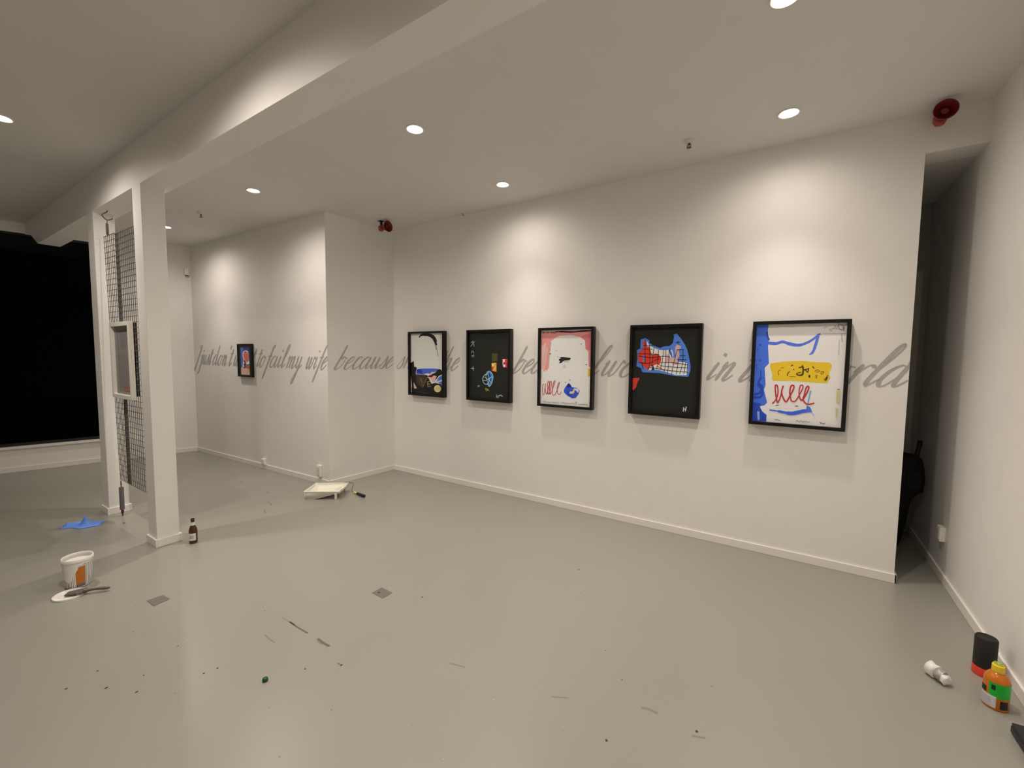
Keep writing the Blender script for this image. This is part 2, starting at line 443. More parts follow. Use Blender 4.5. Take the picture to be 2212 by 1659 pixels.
# ================================================================== WALL LETTERING
GL = {
 'I': (.62, [[(.16,1.60),(.34,1.92),(.52,1.86),(.42,1.2),(.28,.2),(.16,-.75),(.06,-1.0),(.0,-.7),(.18,-.2)]], []),
 'j': (.36, [[(.0,.72),(.18,.98),(.15,.2),(.05,-.7),(-.12,-.95)]], [(.22,1.42)]),
 'u': (.76, [[(0,.72),(.12,.98),(.08,.3),(.15,.02),(.33,.25),(.48,.95)],[(.48,.98),(.45,.3),(.5,.03),(.60,.06),(.76,.36)]], []),
 's': (.52, [[(0,.15),(.28,.82),(.33,1.06),(.37,.75),(.40,.35),(.28,.02),(.08,.02),(.06,.2)]], []),
 't': (.50, [[(.30,1.60),(.22,.8),(.16,.12),(.26,.02),(.46,.34)],[(.04,1.14),(.46,1.20)]], []),
 'd': (.82, [[(.46,.9),(.30,1.0),(.10,.78),(.0,.35),(.09,.02),(.27,.1),(.48,.62)],[(.52,1.95),(.48,.9),(.46,.3),(.5,.05),(.60,.05),(.78,.34)]], []),
 'o': (.66, [[(.36,1.0),(.12,.82),(0,.4),(.09,.03),(.28,.03),(.46,.4),(.46,.82),(.34,1.0)],[(.42,.92),(.62,.86)]], []),
 'n': (.72, [[(0,.76),(.11,.98),(.08,.0)],[(.10,.4),(.29,.92),(.42,.96),(.42,.6),(.38,.12),(.48,.01),(.68,.34)]], []),
 "'": (.22, [[(.10,1.92),(.06,1.55)]], []),
 'w': (.92, [[(0,.74),(.11,.98),(.08,.3),(.15,.02),(.31,.25),(.42,.95)],[(.42,.98),(.39,.3),(.47,.02),(.64,.25),(.74,.98),(.86,.84)]], []),
 'f': (.50, [[(.52,1.66),(.50,1.93),(.38,1.74),(.30,1.1),(.18,.0),(.08,-.92),(.02,-.98)],[(.06,.94),(.46,1.0)]], []),
 'i': (.38, [[(0,.70),(.11,.98),(.06,.3),(.12,.03),(.34,.34)]], [(.17,1.42)]),
 'l': (.42, [[(.02,.34),(.28,1.3),(.36,1.82),(.27,1.96),(.17,1.5),(.07,.4),(.12,.03),(.38,.36)]], []),
 'm': (1.0, [[(0,.76),(.11,.98),(.08,.0)],[(.10,.4),(.27,.92),(.39,.96),(.39,.6),(.36,.0)],[(.38,.4),(.56,.92),(.69,.96),(.69,.6),(.65,.12),(.75,.01),(.96,.34)]], []),
 'y': (.76, [[(0,.72),(.11,.98),(.08,.3),(.16,.04),(.32,.25),(.46,.95)],[(.46,.98),(.40,.1),(.27,-.9),(.12,-1.28),(.06,-1.0),(.34,-.2),(.72,.34)]], []),
 'e': (.58, [[(.06,.42),(.36,.66),(.42,.92),(.28,1.0),(.06,.6),(.04,.12),(.22,.0),(.54,.40)]], []),
 'b': (.66, [[(.16,1.95),(.10,.8),(.05,.1),(.18,.0),(.40,.30),(.47,.78),(.34,1.0),(.18,.78)],[(.44,.92),(.62,.86)]], []),
 'c': (.54, [[(.40,.78),(.38,1.0),(.18,.92),(.02,.42),(.09,.03),(.27,.04),(.52,.38)]], []),
 'a': (.78, [[(.50,.86),(.32,1.0),(.10,.78),(.0,.35),(.09,.02),(.27,.1),(.48,.62),(.54,.96)],[(.54,.98),(.47,.3),(.5,.05),(.60,.05),(.76,.34)]], []),
 'h': (.74, [[(.13,1.95),(.08,.8),(.05,.0)],[(.08,.38),(.29,.92),(.42,.96),(.42,.6),(.38,.12),(.48,.01),(.68,.34)]], []),
 'r': (.54, [[(0,.62),(.12,1.0),(.08,.0)],[(.10,.42),(.28,.92),(.44,.98),(.50,.86)]], []),
}
SL, XH = .56, .152
def word_letters(word, width, wmax=.028, wmin=.009):
    """for each letter a list of quads in metres, baseline at 0, the word compressed to the width"""
    total = sum(GL[ch][0] for ch in word); k = width/(total*XH); x = 0; out = []
    for ch in word:
        adv, ss, dots = GL[ch]; letter = []
        strokes = [[(x + p[0], p[1]) for p in st] for st in ss]
        strokes += [[(x + d_[0], d_[1]+.07), (x + d_[0], d_[1]-.07)] for d_ in dots]
        x += adv
        for st in strokes:
            p = spline(st, 7) if len(st) > 2 else st
            q = [(a[0]*XH*k + SL*XH*a[1], a[1]*XH) for a in p]
            w = []
            for i in range(len(q)):
                a = q[max(0, i-1)]; b = q[min(len(q)-1, i+1)]
                l = math.hypot(b[0]-a[0], b[1]-a[1]) or 1
                w.append(wmin + (wmax-wmin)*max(0, (a[1]-b[1])/l)**1.2)
            # soften the change of width, taper both ends
            w = [sum(w[max(0, i-2):i+3])/len(w[max(0, i-2):i+3]) for i in range(len(w))]
            if len(st) > 2: w[0] *= .5; w[-1] *= .5
            else: w = [.026 if abs(st[0][1]-st[1][1]) > .1 else .012]*len(w)
            letter += ribbon(q, w)
        out.append(letter)
    return out
BASE = 1.400
txt = thing('wall_lettering', 'grey script sentence lettered along the white walls behind the pictures', 'wall lettering')
lift = [0]
def put_word(word, u0, width, f, umax=1e9, wk=1.0):
    e = bpy.data.objects.new('word', None); C.objects.link(e); e.parent = txt; e.empty_display_size = .05
    for quads in word_letters(word, width, .027*wk):
        bm = BM(); lift[0] = (lift[0] + 7) % 21
        for k_, q in enumerate(quads):
            if min(u0 + p[0] for p in q) > umax: continue
            try: bm.faces.new([bm.verts.new(f(min(umax, u0 + p[0]), BASE + p[1], .0010 + lift[0]*.00008 + k_*.000015)) for p in q])
            except ValueError: pass
        bmesh.ops.remove_doubles(bm, verts=bm.verts, dist=4e-5)
        link('letter', bm, LETTER, e)
lf = lambda u, z, o: lwall(u, z, o)
for w_, u0, wd in (('I', .02, .13), ('just', .19, .34), ("don't", .58, .56), ('want', 1.19, .56), ('to', 1.80, .21), ('fail', 2.03, .46), ('my', 2.52, .33), ('wife', 2.93, .40)):
    put_word(w_, u0, wd, lf)
sf = lambda s, z, o: (BX + (0-BX)*s/sl + sn[0]*o, BY + (0-BY)*s/sl + sn[1]*o, z)
put_word('because', .075, .85, sf)
mf = lambda x, z, o: (x, -o, z)
for w_, u0, wd in (("she's", .055, .64), ('the', .80, .33), ('most', 1.27, .58), ('beautiful', 1.935, 1.0), ('woman', 2.955, .86), ('in', 3.915, .19), ('the', 4.14, .36), ('world', 4.56, .63)):
    put_word(w_, u0, wd, mf, XE-.002)

# ================================================================== PICTURES
def homog(quad):
    """crop pixel -> (u,v) in the unit square; quad = TL, TR, BR, BL"""
    src = quad; dst = ((0, 0), (1, 0), (1, 1), (0, 1))
    A = []; B = []
    for (x, y), (u, v) in zip(src, dst):
        A.append([x, y, 1, 0, 0, 0, -u*x, -u*y]); B.append(u)
        A.append([0, 0, 0, x, y, 1, -v*x, -v*y]); B.append(v)
    n = 8
    for i in range(n):
        p = max(range(i, n), key=lambda r: abs(A[r][i])); A[i], A[p] = A[p], A[i]; B[i], B[p] = B[p], B[i]
        for r in range(n):
            if r != i:
                f = A[r][i]/A[i][i]
                for c_ in range(i, n): A[r][c_] -= f*A[i][c_]
                B[r] -= f*B[i]
    h = [B[i]/A[i][i] for i in range(n)]
    return lambda x, y: ((h[0]*x+h[1]*y+h[2])/(h[6]*x+h[7]*y+1), (h[3]*x+h[4]*y+h[5])/(h[6]*x+h[7]*y+1))
class Art:
    """flat artwork: paper plus painted shapes, in local XZ plane, facing -Y"""
    def __init__(s, w, h, quad, paper):
        s.w, s.h, s.H = w, h, homog(quad); s.bm = BM(); s.mats = []; s.layer = 0
        s.face([(0, 0), (1, 0), (1, 1), (0, 1)], paper)
    def mi(s, c):
        n = 'art_%d_%d_%d' % c
        m = mat(n, pc(*c), .55)
        if m not in s.mats: s.mats.append(m)
        return s.mats.index(m)
    def v(s, u, v):
        u = min(1, max(0, u)); v = min(1, max(0, v))
        return s.bm.verts.new((u*s.w, -.00005*s.layer, s.h*(1-v)))
    def face(s, uv, c):
        i = s.mi(c)
        f = s.bm.faces.new([s.v(*p) for p in uv]); f.material_index = i
        s.layer += 1
        return f
    def poly(s, c, pts):
        f = s.face([s.H(*p) for p in pts], c)
        f.normal_update()
        bmesh.ops.triangulate(s.bm, faces=[f])
    def blob(s, c, x, y, rx, ry, n=18):
        s.poly(c, [(x + rx*math.cos(2*PI*i/n), y + ry*math.sin(2*PI*i/n)) for i in range(n)])
    def line(s, c, pts, w, smooth=True):
        i = s.mi(c)
        p = spline(pts, 6) if (smooth and len(pts) > 2) else pts
        if isinstance(w, list):
            k = len(p); w = [w[min(len(w)-1, int(j*len(w)/k))] for j in range(k)]
        for q in ribbon(p, w):
            s.layer += .04
            try:
                f = s.bm.faces.new([s.v(*s.H(*a)) for a in q]); f.material_index = i
            except ValueError: pass
        s.layer += 1
    def scribble(s, c, x0, y0, x1, y1, amp, n, w):
        r = random.Random(int(x0*7+y0)); pts = []
        for i in range(n+1):
            t_ = i/n; pts.append((x0+(x1-x0)*t_ + r.uniform(-.3, .3)*(x1-x0)/n, y0+(y1-y0)*t_ + r.uniform(-1, 1)*amp))
        s.line(c, pts, w)
    def done(s, parent, x, y, z, label=None):
        for f in s.bm.faces: f.normal_update()
        me = bpy.data.meshes.new('artwork'); s.bm.to_mesh(me); s.bm.free()
        for m in s.mats: me.materials.append(m)
        o = bpy.data.objects.new('artwork', me); C.objects.link(o); o.parent = parent; o.location = (x, y, z)
        return o
FW, FH, FD, GAP, ST = .617, .817, .060, .012, .025
def frame_mesh(w, h, d, st):
    """moulding round an opening; local X 0..w, Y -d..0, Z 0..h"""
    bm = BM()
    o_ = [(0, 0), (w, 0), (w, h), (0, h)]; i_ = [(st, st), (w-st, st), (w-st, h-st), (st, h-st)]
    V = {}
    for k, ring in (('o', o_), ('i', i_)):
        for y in (-d, 0): V[k, y] = [bm.verts.new((p[0], y, p[1])) for p in ring]
    for j in range(4):
        k = (j+1) % 4
        bm.faces.new((V['o', -d][j], V['o', -d][k], V['i', -d][k], V['i', -d][j]))
        bm.faces.new((V['o', 0][j], V['i', 0][j], V['i', 0][k], V['o', 0][k]))
        bm.faces.new((V['o', -d][j], V['o', 0][j], V['o', 0][k], V['o', -d][k]))
        bm.faces.new((V['i', -d][j], V['i', -d][k], V['i', 0][k], V['i', 0][j]))
    return bm
def framed(x, label, rec=.014):
    t = thing('framed_picture', label, 'picture', (x, -GAP, 1.063), 0, 'black framed pictures on the main wall')
    link('picture_frame', frame_mesh(FW, FH, FD, ST), BLACKF, t, bevel=.0012)
    bm = BM(); box(bm, (ST*.5, -.012, ST*.5), (FW-ST*.5, GAP-.0005, FH-ST*.5)); link('backing_board', bm, BLACKF, t)
    return t
AWD, AHD = FW-2*ST, FH-2*ST
AY = -(FD-.028)
BL = (16, 13, 15); PAPER = (203, 194, 172)

# --- picture 1
t = framed(.360, 'black framed collage with black arc over blue and brown shapes, first from the inner corner')
a = Art(AWD, AHD, ((255,262),(852,250),(858,1388),(265,1350)), PAPER)
a.line(BL, [(410,330),(455,285),(560,280),(640,305),(695,365),(722,470)], [22,40,52,60,66,60,40])
a.line((60,55,48), [(722,470),(742,560),(755,670)], 8); a.line((60,55,48), [(712,470),(722,560)], 8)
a.line(PAPER, [(640,370),(680,430),(705,460)], 6)
a.line((190,110,95), [(800,290),(803,345),(840,346)], 5, False)
a.poly((62,88,170), [(370,915),(440,902),(600,898),(745,900),(775,935),(740,1010),(560,985),(480,1010),(360,1000)])
a.poly((40,40,140), [(375,920),(430,905),(480,960),(470,1000),(380,975)])
a.poly((20,16,16), [(345,1005),(560,1020),(640,1180),(700,1160),(800,1180),(858,1245),(858,1388),(265,1352),(300,1100)])
a.poly(BL, [(255,795),(285,780),(300,770),(312,760),(318,800),(325,875),(350,868),(372,890),(360,940),(350,1000),(345,1150),(380,1280),(380,1370),(300,1350),(265,1060),(255,1000)])
a.poly((58,44,26), [(352,1012),(530,1012),(555,1085),(485,1250),(370,1180)])
a.poly((206,160,140), [(560,1060),(640,960),(740,955),(790,1000),(740,1085),(690,1160),(620,1085)])
a.poly((60,24,34), [(560,1045),(660,1000),(700,1010),(640,1060)])
a.poly((20,14,18), [(640,1010),(720,965),(765,905),(815,915),(845,975),(825,1010),(775,1030),(735,1085),(705,1110),(735,1040)])
a.poly((66,100,175), [(785,1045),(856,1020),(857,1240),(800,1180),(735,1130),(760,1080)])
a.poly((170,180,205), [(690,1150),(740,1125),(800,1110),(850,1090),(850,1120),(760,1160)])
a.poly((224,168,152), [(310,1150),(375,1265),(325,1270)])
a.line((190,180,160), [(268,1110),(275,1345)], 7, False)
a.blob((206,186,112), 752, 1265, 64, 66)
for k in range(5): a.line((150,120,60), [(705+k*22,1300),(735+k*18,1225)], 5, False)
a.line((140,132,70), [(455,1085),(485,1240),(555,1075)], 9, False)
a.line((110,100,80), [(440,1070),(428,1150)], 7, False)
for L in ([(568,1140),(578,1232),(632,1216)], [(566,1146),(612,1136)], [(570,1186),(614,1180)]): a.line((165,150,55), L, 11, False)
a.scribble((90,90,88), 380, 1350, 560, 1350, 12, 9, 4); a.scribble((140,140,138), 560, 1372, 715, 1384, 5, 9, 4)
a.done(t, ST, AY, ST)

# --- picture 2
BK = (24, 26, 18)
t = framed(1.335, 'black framed black sheet with small blue globe and orange square, second from the inner corner')
a = Art(AWD, AHD, ((240,240),(980,225),(975,1450),(240,1405)), BK)
WH = (176, 176, 170)
for L in ([(270,425),(300,400),(338,402),(300,440)], [(300,410),(320,450),(325,492)], [(300,445),(262,490)],
          [(275,590),(300,565),(328,610)], [(290,590),(280,615)], [(275,650),(325,655),(322,675),(285,672)], [(320,630),(324,660)],
          [(268,885),(330,880)], [(310,845),(318,925)], [(290,870),(318,905)], [(395,1195),(415,1185),(432,1195)], [(400,1205),(428,1200)]):
    a.line(WH, L, 7, False)
a.poly((62,60,24), [(657,615),(762,612),(760,755),(657,765)])
for k in range(3): a.line((92,84,34), [(655,640+k*42),(760,632+k*42)], 4, False)
for k in range(2): a.line((92,84,34), [(690+k*34,615),(690+k*34,760)], 4, False)
a.poly((214,142,44), [(652,785),(742,778),(742,940),(655,918)])
a.poly((188,50,34), [(652,860),(690,850),(668,930),(652,920)]); a.poly((224,196,160), [(655,800),(690,795),(700,830),(665,840)]); a.line((224,190,140), [(690,905),(738,840)], 12, False)
a.poly((200,40,44), [(845,715),(945,712),(932,862),(865,860),(850,800)])
a.poly((206,196,188), [(856,720),(898,716),(890,790),(905,830),(900,858),(868,850),(854,800)])
a.blob((110,20,24), 880, 790, 14, 26)
a.poly((72,128,196), [(560,940),(610,930),(660,970),(680,1060),(660,1130),(610,1205),(560,1180),(590,1120),(600,1060),(570,1010)])
a.poly((34,44,110), [(570,985),(620,960),(640,1010),(620,1050),(580,1040)])
a.poly((30,52,110), [(610,1080),(650,1060),(640,1120),(600,1150)])
a.line((160,190,220), [(555,1005),(575,945),(620,930),(670,985),(680,1060),(650,1160),(610,1205)], 9)
a.line((168,188,212), [(600,1035),(590,985),(545,985),(500,1030),(490,1090),(520,1150),(570,1160),(610,1100),(604,1040)], 9)
for L in ([(545,985),(555,1060),(590,1140),(600,1200)], [(490,1090),(560,1090),(620,1050),(668,1030)], [(505,1035),(560,1050),(620,1100),(650,1140)]): a.line((168,188,212), L, 7)
a.poly((30,30,80), [(530,1165),(575,1170),(600,1205),(540,1195)])
for k in range(4): a.line((150,124,34), [(528+k*8,1235+k*18),(565+k*8,1240+k*10),(600+k*3,1258+k*8)], 9)
a.scribble((170,172,168), 742, 1395, 800, 1350, 20, 6, 7); a.scribble((170,172,168), 785, 1345, 862, 1392, 26, 8, 7); a.line((170,172,168), [(745,1340),(748,1398),(790,1398)], 7, False)
a.done(t, ST, AY, ST)

# --- picture 3
t = framed(2.299, 'black framed white sheet bordered pink with red loops and blue shape, middle of the five')
a = Art(AWD, AHD, ((255,212),(1103,190),(1075,1487),(245,1420)), (208, 198, 178))
PK = (208, 130, 114)
a.poly(PK, [(262,238),(700,228),(1100,222),(1096,835),(1042,812),(1036,560),(990,520),(984,380),(900,320),(750,290),(560,300),(480,340),(415,390),(400,560),(382,830),(345,890),(325,860),(305,905),(285,860),(252,850)])
a.poly((220,160,142), [(262,470),(330,420),(370,560),(340,740),(300,880),(258,840)])
for x in (300, 335, 372): a.line((190,140,116), [(x+45,400),(x+20,600),(x,800)], 12)
a.poly((196,108,98), [(900,318),(1096,240),(1096,560),(1000,520),(985,380)])
a.line((70,24,44), [(485,236),(600,232),(760,238),(940,222),(1095,214)], [16,26,26,20,26,22])
for x in (275, 340, 410, 455): a.line((168,58,50), [(x,256),(x+26,246),(x+45,250)], 18)
a.poly((34,28,28), [(545,695),(585,670),(560,660),(620,655),(700,664),(748,668),(742,690),(728,706),(650,712),(610,730),(595,752),(548,758),(568,728)])
a.line((60,54,50), [(640,738),(680,728),(712,742)], 5)
for x, y, r in ((505,552,8),(530,652,9),(918,435,10),(405,600,14),(402,535,7),(1005,780,12),(732,1035,10),(662,1072,9),(838,1403,11),(475,690,5)): a.blob((70,60,52), x, y, r, r*.7, 9)
a.blob((190,182,158), 640, 805, 30, 26)
a.poly((216,166,44), [(1035,850),(1082,845),(1080,970),(1030,975)])
R3 = (176, 44, 46)
a.line(R3, [(305,1100),(282,1130),(285,1260),(305,1270),(320,1180),(330,1095)], 9)
a.line(R3, [(330,1095),(325,1180),(350,1270),(375,1180),(395,1080),(375,1060),(360,1120),(380,1270),(410,1200),(430,1075),(405,1070),(395,1180),(410,1272)], 11)
a.line(R3, [(410,1272),(440,1200),(488,1060),(470,1060),(445,1160),(450,1275),(490,1275)], 9)
a.line(R3, [(490,1275),(530,1180),(562,1080),(540,1095),(525,1180),(535,1260),(570,1270),(590,1225)], 9)
a.poly((44,70,168), [(715,1085),(745,1110),(770,1155),(850,1165),(895,1200),(880,1260),(830,1330),(770,1335),(690,1290),(640,1240),(635,1205),(660,1150)])
a.poly((24,30,96), [(715,1090),(750,1120),(755,1150),(700,1160),(680,1130)])
a.poly((190,184,196), [(800,1170),(860,1175),(890,1200),(870,1250),(835,1210)])
a.line((226,176,96), [(730,1245),(790,1245),(800,1200),(825,1195)], 26); a.line((230,214,190), [(735,1232),(785,1228)], 8)
a.line((30,34,110), [(705,1215),(710,1270),(760,1290)], 12)
DK = (80, 72, 62)
a.scribble(DK, 285, 1382, 420, 1410, 9, 14, 4); a.scribble(DK, 430, 1405, 545, 1412, 10, 12, 4); a.scribble(DK, 590, 1408, 850, 1428, 6, 22, 4); a.scribble(DK, 880, 1432, 1030, 1445, 7, 13, 4)
a.scribble((180,70,66), 975, 1440, 1030, 1442, 8, 6, 4); a.line((130,126,110), [(258,880),(262,1000)], 5, False)
a.done(t, ST, AY, ST)

# --- picture 4
t = framed(3.274, 'black framed black sheet with blue edged checked shape, fourth from the inner corner')
a = Art(AWD, AHD, ((262,205),(1240,188),(1185,1462),(228,1388)), (20, 22, 15))
BLU = (72, 112, 178)
a.poly(BLU, [(365,370),(435,350),(495,385),(490,420),(560,460),(650,495),(710,470),(790,465),(840,425),(860,330),(845,310),(895,285),(960,360),(1020,450),(1055,530),(1075,620),(1100,745),(1095,820),(1065,905),(880,895),(640,850),(390,838),(370,780),(300,750),(318,640),(310,520),(360,500)])
a.poly((216,206,184), [(455,390),(490,450),(560,490),(640,520),(720,525),(785,520),(800,590),(850,640),(930,690),(1020,700),(1058,720),(1062,830),(1035,882),(880,880),(730,835),(640,810),(560,800),(480,815),(470,640)])
a.poly((200,54,36), [(390,400),(440,385),(455,470),(490,470),(520,560),(545,605),(580,570),(630,580),(672,640),(660,700),(640,745),(610,720),(560,740),(510,750),(480,815),(440,780),(330,690),(322,590),(350,540),(405,500)])
a.poly(BLU, [(388,605),(420,605),(415,680),(392,685)])
a.poly((36,36,66), [(505,745),(550,735),(570,810),(530,815)]); a.line((216,206,184), [(505,755),(530,760),(520,800)], 14, False)
a.line((206,64,62), [(600,745),(690,800),(720,832)], 12)
a.poly((196,148,134), [(730,600),(770,580),(800,625),(850,640),(880,610),(870,490),(900,440),(960,470),(955,500),(920,520),(940,600),(910,640),(920,730),(850,735),(790,690),(735,715)])
a.line((206,200,196), [(810,520),(835,560),(840,620)], 16); a.line((30,44,96), [(795,500),(800,560),(830,630)], 12)
GR = (22, 20, 16)
for L in ([(432,360),(430,720)], [(497,440),(500,700),(480,800)], [(562,490),(545,620),(530,740)], [(628,520),(622,650),(600,800)], [(698,520),(690,650),(655,800)],
          [(740,520),(730,700),(718,820)], [(785,520),(780,700),(760,850)], [(905,520),(850,720),(820,870)], [(915,390),(918,440)], [(990,520),(985,700),(940,870)], [(925,660),(890,870)],
          [(1030,700),(1000,870)], [(1055,720),(1050,860)], [(405,455),(560,458)], [(380,505),(540,510)], [(325,570),(470,575),(640,590)], [(330,605),(520,630),(690,610),(800,620)],
          [(330,695),(480,710),(640,640)], [(660,700),(850,705),(1055,735)], [(650,745),(840,765),(1060,778)], [(640,795),(830,820),(1050,838)], [(900,660),(1040,662)], [(940,602),(1030,604)], [(900,520),(1000,518)], [(880,415),(950,410)], [(500,770),(640,790)], [(380,690),(400,800)]):
    a.line(GR, L, 8, len(L) > 2)
a.poly((198,52,36), [(248,922),(350,918),(335,960),(300,1055),(258,1095),(246,1090)])
a.line((90,40,60), [(330,960),(300,1050)], 8, False)
for L in ([(1000,1335),(992,1398)], [(994,1372),(1030,1358)], [(1038,1328),(1026,1392),(1012,1390)]): a.line((206,204,196), L, 11, False)
a.done(t, ST, AY, ST)

# --- picture 5
t = framed(4.261, 'black framed white sheet with blue strip and yellow band, nearest the doorway')
a = Art(AWD, AHD, ((278,203),(1397,180),(1317,1490),(226,1408)), (212, 201, 183))
B5 = (62, 96, 186); B5D = (36, 60, 150)
a.poly(B5, [(278,203),(424,200),(412,290),(430,380),(418,470),(425,600),(430,690),(378,745),(385,880),(390,960),(370,1020),(395,1120),(410,1180),(380,1215),(318,1230),(350,1290),(405,1335),(400,1420),(226,1408)])
a.poly(B5D, [(230,1180),(330,1190),(320,1240),(350,1300),(400,1340),(398,1418),(226,1408)])
a.line((126,150,200), [(300,1290),(305,1400)], 28)
a.line(B5D, [(325,770),(330,860),(300,940),(340,1000),(320,1060),(245,1080)], [14,30,50,40,26])
a.line(B5D, [(240,1115),(320,1115),(350,1060),(340,960)], 30)
for x, y, r in ((320,455,12),(325,655,12),(288,515,8),(268,650,9),(272,715,9),(290,750,7),(355,870,10)): a.blob(B5D, x, y, r, r, 9)
a.line(B5D, [(405,285),(408,340),(432,395)], 22)
a.line((74,98,190), [(418,432),(520,438),(600,418),(690,445),(800,460),(900,430),(985,380),(1040,330)], [36,34,34,40,34,28,26,24])
a.line((70,84,160), [(1040,330),(1070,320)], 20, False)
a.line((84,106,190), [(1040,340),(1010,450),(975,545),(930,578)], [36,36,30,16])
a.poly((220,168,30), [(450,690),(600,668),(820,658),(1000,672),(1180,680),(1210,715),(1195,760),(1175,790),(1180,870),(1150,935),(960,925),(700,905),(480,905),(468,870),(475,820),(445,740)])
Y2 = (64, 44, 24)
a.line((150,70,30), [(575,748),(615,742)], 8, False); a.line((150,70,30), [(575,770),(548,790),(555,840)], 9)
a.line(Y2, [(690,790),(665,815),(660,850)], 11); a.line(Y2, [(685,855),(765,858)], 5, False)
a.line(Y2, [(700,725),(728,708)], 12, False); a.blob(Y2, 738, 765, 8, 10, 8); a.line((226,196,96), [(660,740),(700,730),(730,760)], 8)
a.line(Y2, [(845,710),(855,760),(845,830),(790,835),(778,815),(830,800)], [14,22,16,10]); a.line(Y2, [(800,745),(850,735),(860,770),(930,752)], [14,20,18,12]); a.line(Y2, [(885,770),(910,800),(925,750)], 12)
a.line(Y2, [(970,725),(985,745),(995,745)], 11); a.line((110,70,40), [(995,790),(1030,770),(1060,790),(1010,800)], 7); a.line((110,70,40), [(1075,790),(1110,795),(1080,825),(1075,795)], 7)
a.blob(Y2, 932, 850, 12, 20, 9); a.line((110,70,40), [(1008,835),(1030,840),(1015,875),(1008,838)], 6); a.line(Y2, [(1160,835),(1145,870),(1128,905)], [10,24,20]); a.line((150,100,30), [(1110,880),(1125,900)], 16, False); a.blob((186,178,40), 1175, 860, 12, 24, 9)
R5 = (172, 40, 48)
a.line(R5, [(475,1195),(520,1140),(545,1050),(535,970),(510,970),(515,1060),(530,1150),(545,1180),(580,1090),(600,990),(610,970)], 16)
a.line(R5, [(610,970),(590,1060),(640,1170),(690,1100),(740,1000),(735,965),(705,975),(690,1050),(700,1120)], 18)
a.line(R5, [(700,1120),(715,1160),(760,1160),(810,1080),(850,1000),(850,965),(820,970),(805,1050),(815,1120)], 14)
a.line(R5, [(815,1120),(840,1150),(890,1080),(925,1000),(915,975),(890,1000),(870,1080),(855,1140),(890,1190),(930,1200),(995,1185)], 17)
a.line((104,140,190), [(950,1025),(930,1110),(915,1190)], 14); a.line((104,140,190), [(955,1050),(940,1050)], 10, False)
a.line((56,86,178), [(440,1272),(560,1290),(690,1315),(780,1305),(860,1285),(940,1278)], [14,30,44,48,44,40])
a.poly((66,98,184), [(905,1215),(945,1240),(970,1300),(905,1295),(895,1250)]); a.line((120,140,180), [(955,1285),(995,1345)], 6, False)
a.line((60,54,50), [(515,1216),(555,1212)], 8, False); a.line((60,54,50), [(755,1220),(795,1224)], 8, False)
a.scribble((90,84,76), 500, 1392, 580, 1402, 9, 8, 5); a.scribble((110,104,94), 760, 1405, 940, 1420, 12, 14, 5); a.scribble((90,84,76), 1065, 1428, 1128, 1440, 10, 7, 6)
a.line((130,124,112), [(1085,318),(1375,318)], 4, False); a.line((130,124,112), [(1330,320),(1325,400)], 3, False)
a.scribble((130,124,112), 1105, 240, 1160, 235, 14, 5, 4); a.scribble((120,114,104), 1180, 265, 1285, 235, 26, 9, 4)
a.line((90,80,74), [(1290,190),(1295,260),(1355,275),(1360,225),(1310,200)], 7, False); a.scribble((80,60,60), 1335, 240, 1360, 262, 10, 6, 6)
a.scribble((130,124,112), 1325, 350, 1340, 430, 18, 8, 4); a.scribble((130,124,112), 1300, 400, 1290, 580, 22, 14, 4)
a.poly((196,180,120), [(1262,1020),(1308,1015),(1300,1180),(1258,1170)]); a.poly((196,182,130), [(1248,1240),(1285,1240),(1275,1370),(1255,1360)])
a.line((90,80,60), [(1275,1012),(1305,1014)], 8, False); a.scribble((120,110,80), 1270, 1250, 1262, 1350, 10, 10, 4); a.scribble((150,138,90), 1285, 1050, 1275, 1160, 12, 9, 4)
a.done(t, ST, AY, ST)

# --- small picture on the projecting wall
p0 = lwall(1.40, 1.253, .004)
t = thing('framed_picture', 'small black framed picture of a red figure on blue, alone on the projecting left wall', 'picture', p0, ang)
SW, SH, SD = .372, .458, .034
link('picture_frame', frame_mesh(SW, SH, SD, .016), BLACKF, t, bevel=.001)
bm = BM(); box(bm, (.008, -.026, .008), (SW-.008, .003, SH-.008)); link('mat_board', bm, mat('charcoal_mat', (.022, .023, .022), .5), t)
a = Art(.225, .375, ((470,320),(797,310),(828,1345),(515,1325)), (78, 88, 140))
a.poly((50,54,108), [(575,320),(797,312),(800,440),(680,430),(590,460)])
a.poly((196,158,128), [(505,1090),(560,1060),(620,1110),(720,1090),(820,1100),(828,1345),(515,1325)])
a.poly((206,196,196), [(565,480),(640,420),(730,425),(760,470),(800,800),(825,880),(815,930),(700,960),(560,1080),(575,850),(590,770),(555,620)])
a.poly((196,98,80), [(600,500),(660,465),(730,480),(765,560),(800,700),(790,840),(700,880),(640,830),(605,720),(575,610)])
a.line((84,34,54), [(600,520),(640,475),(690,465)], 22)
a.poly((110,24,22), [(585,800),(630,800),(690,900),(700,960),(640,920)])
a.blob((84,56,74), 650, 965, 52, 58)
a.poly((196,80,44), [(700,1000),(800,980),(825,1010),(820,1110),(760,1130),(690,1080)])
a.poly((200,140,70), [(760,1120),(810,1110),(820,1280),(760,1200)])
a.blob((226,210,196), 790, 880, 22, 22)
a.line((70,60,44), [(640,1040),(625,1095)], 22)
a.done(t, .080, -.0262, .030)

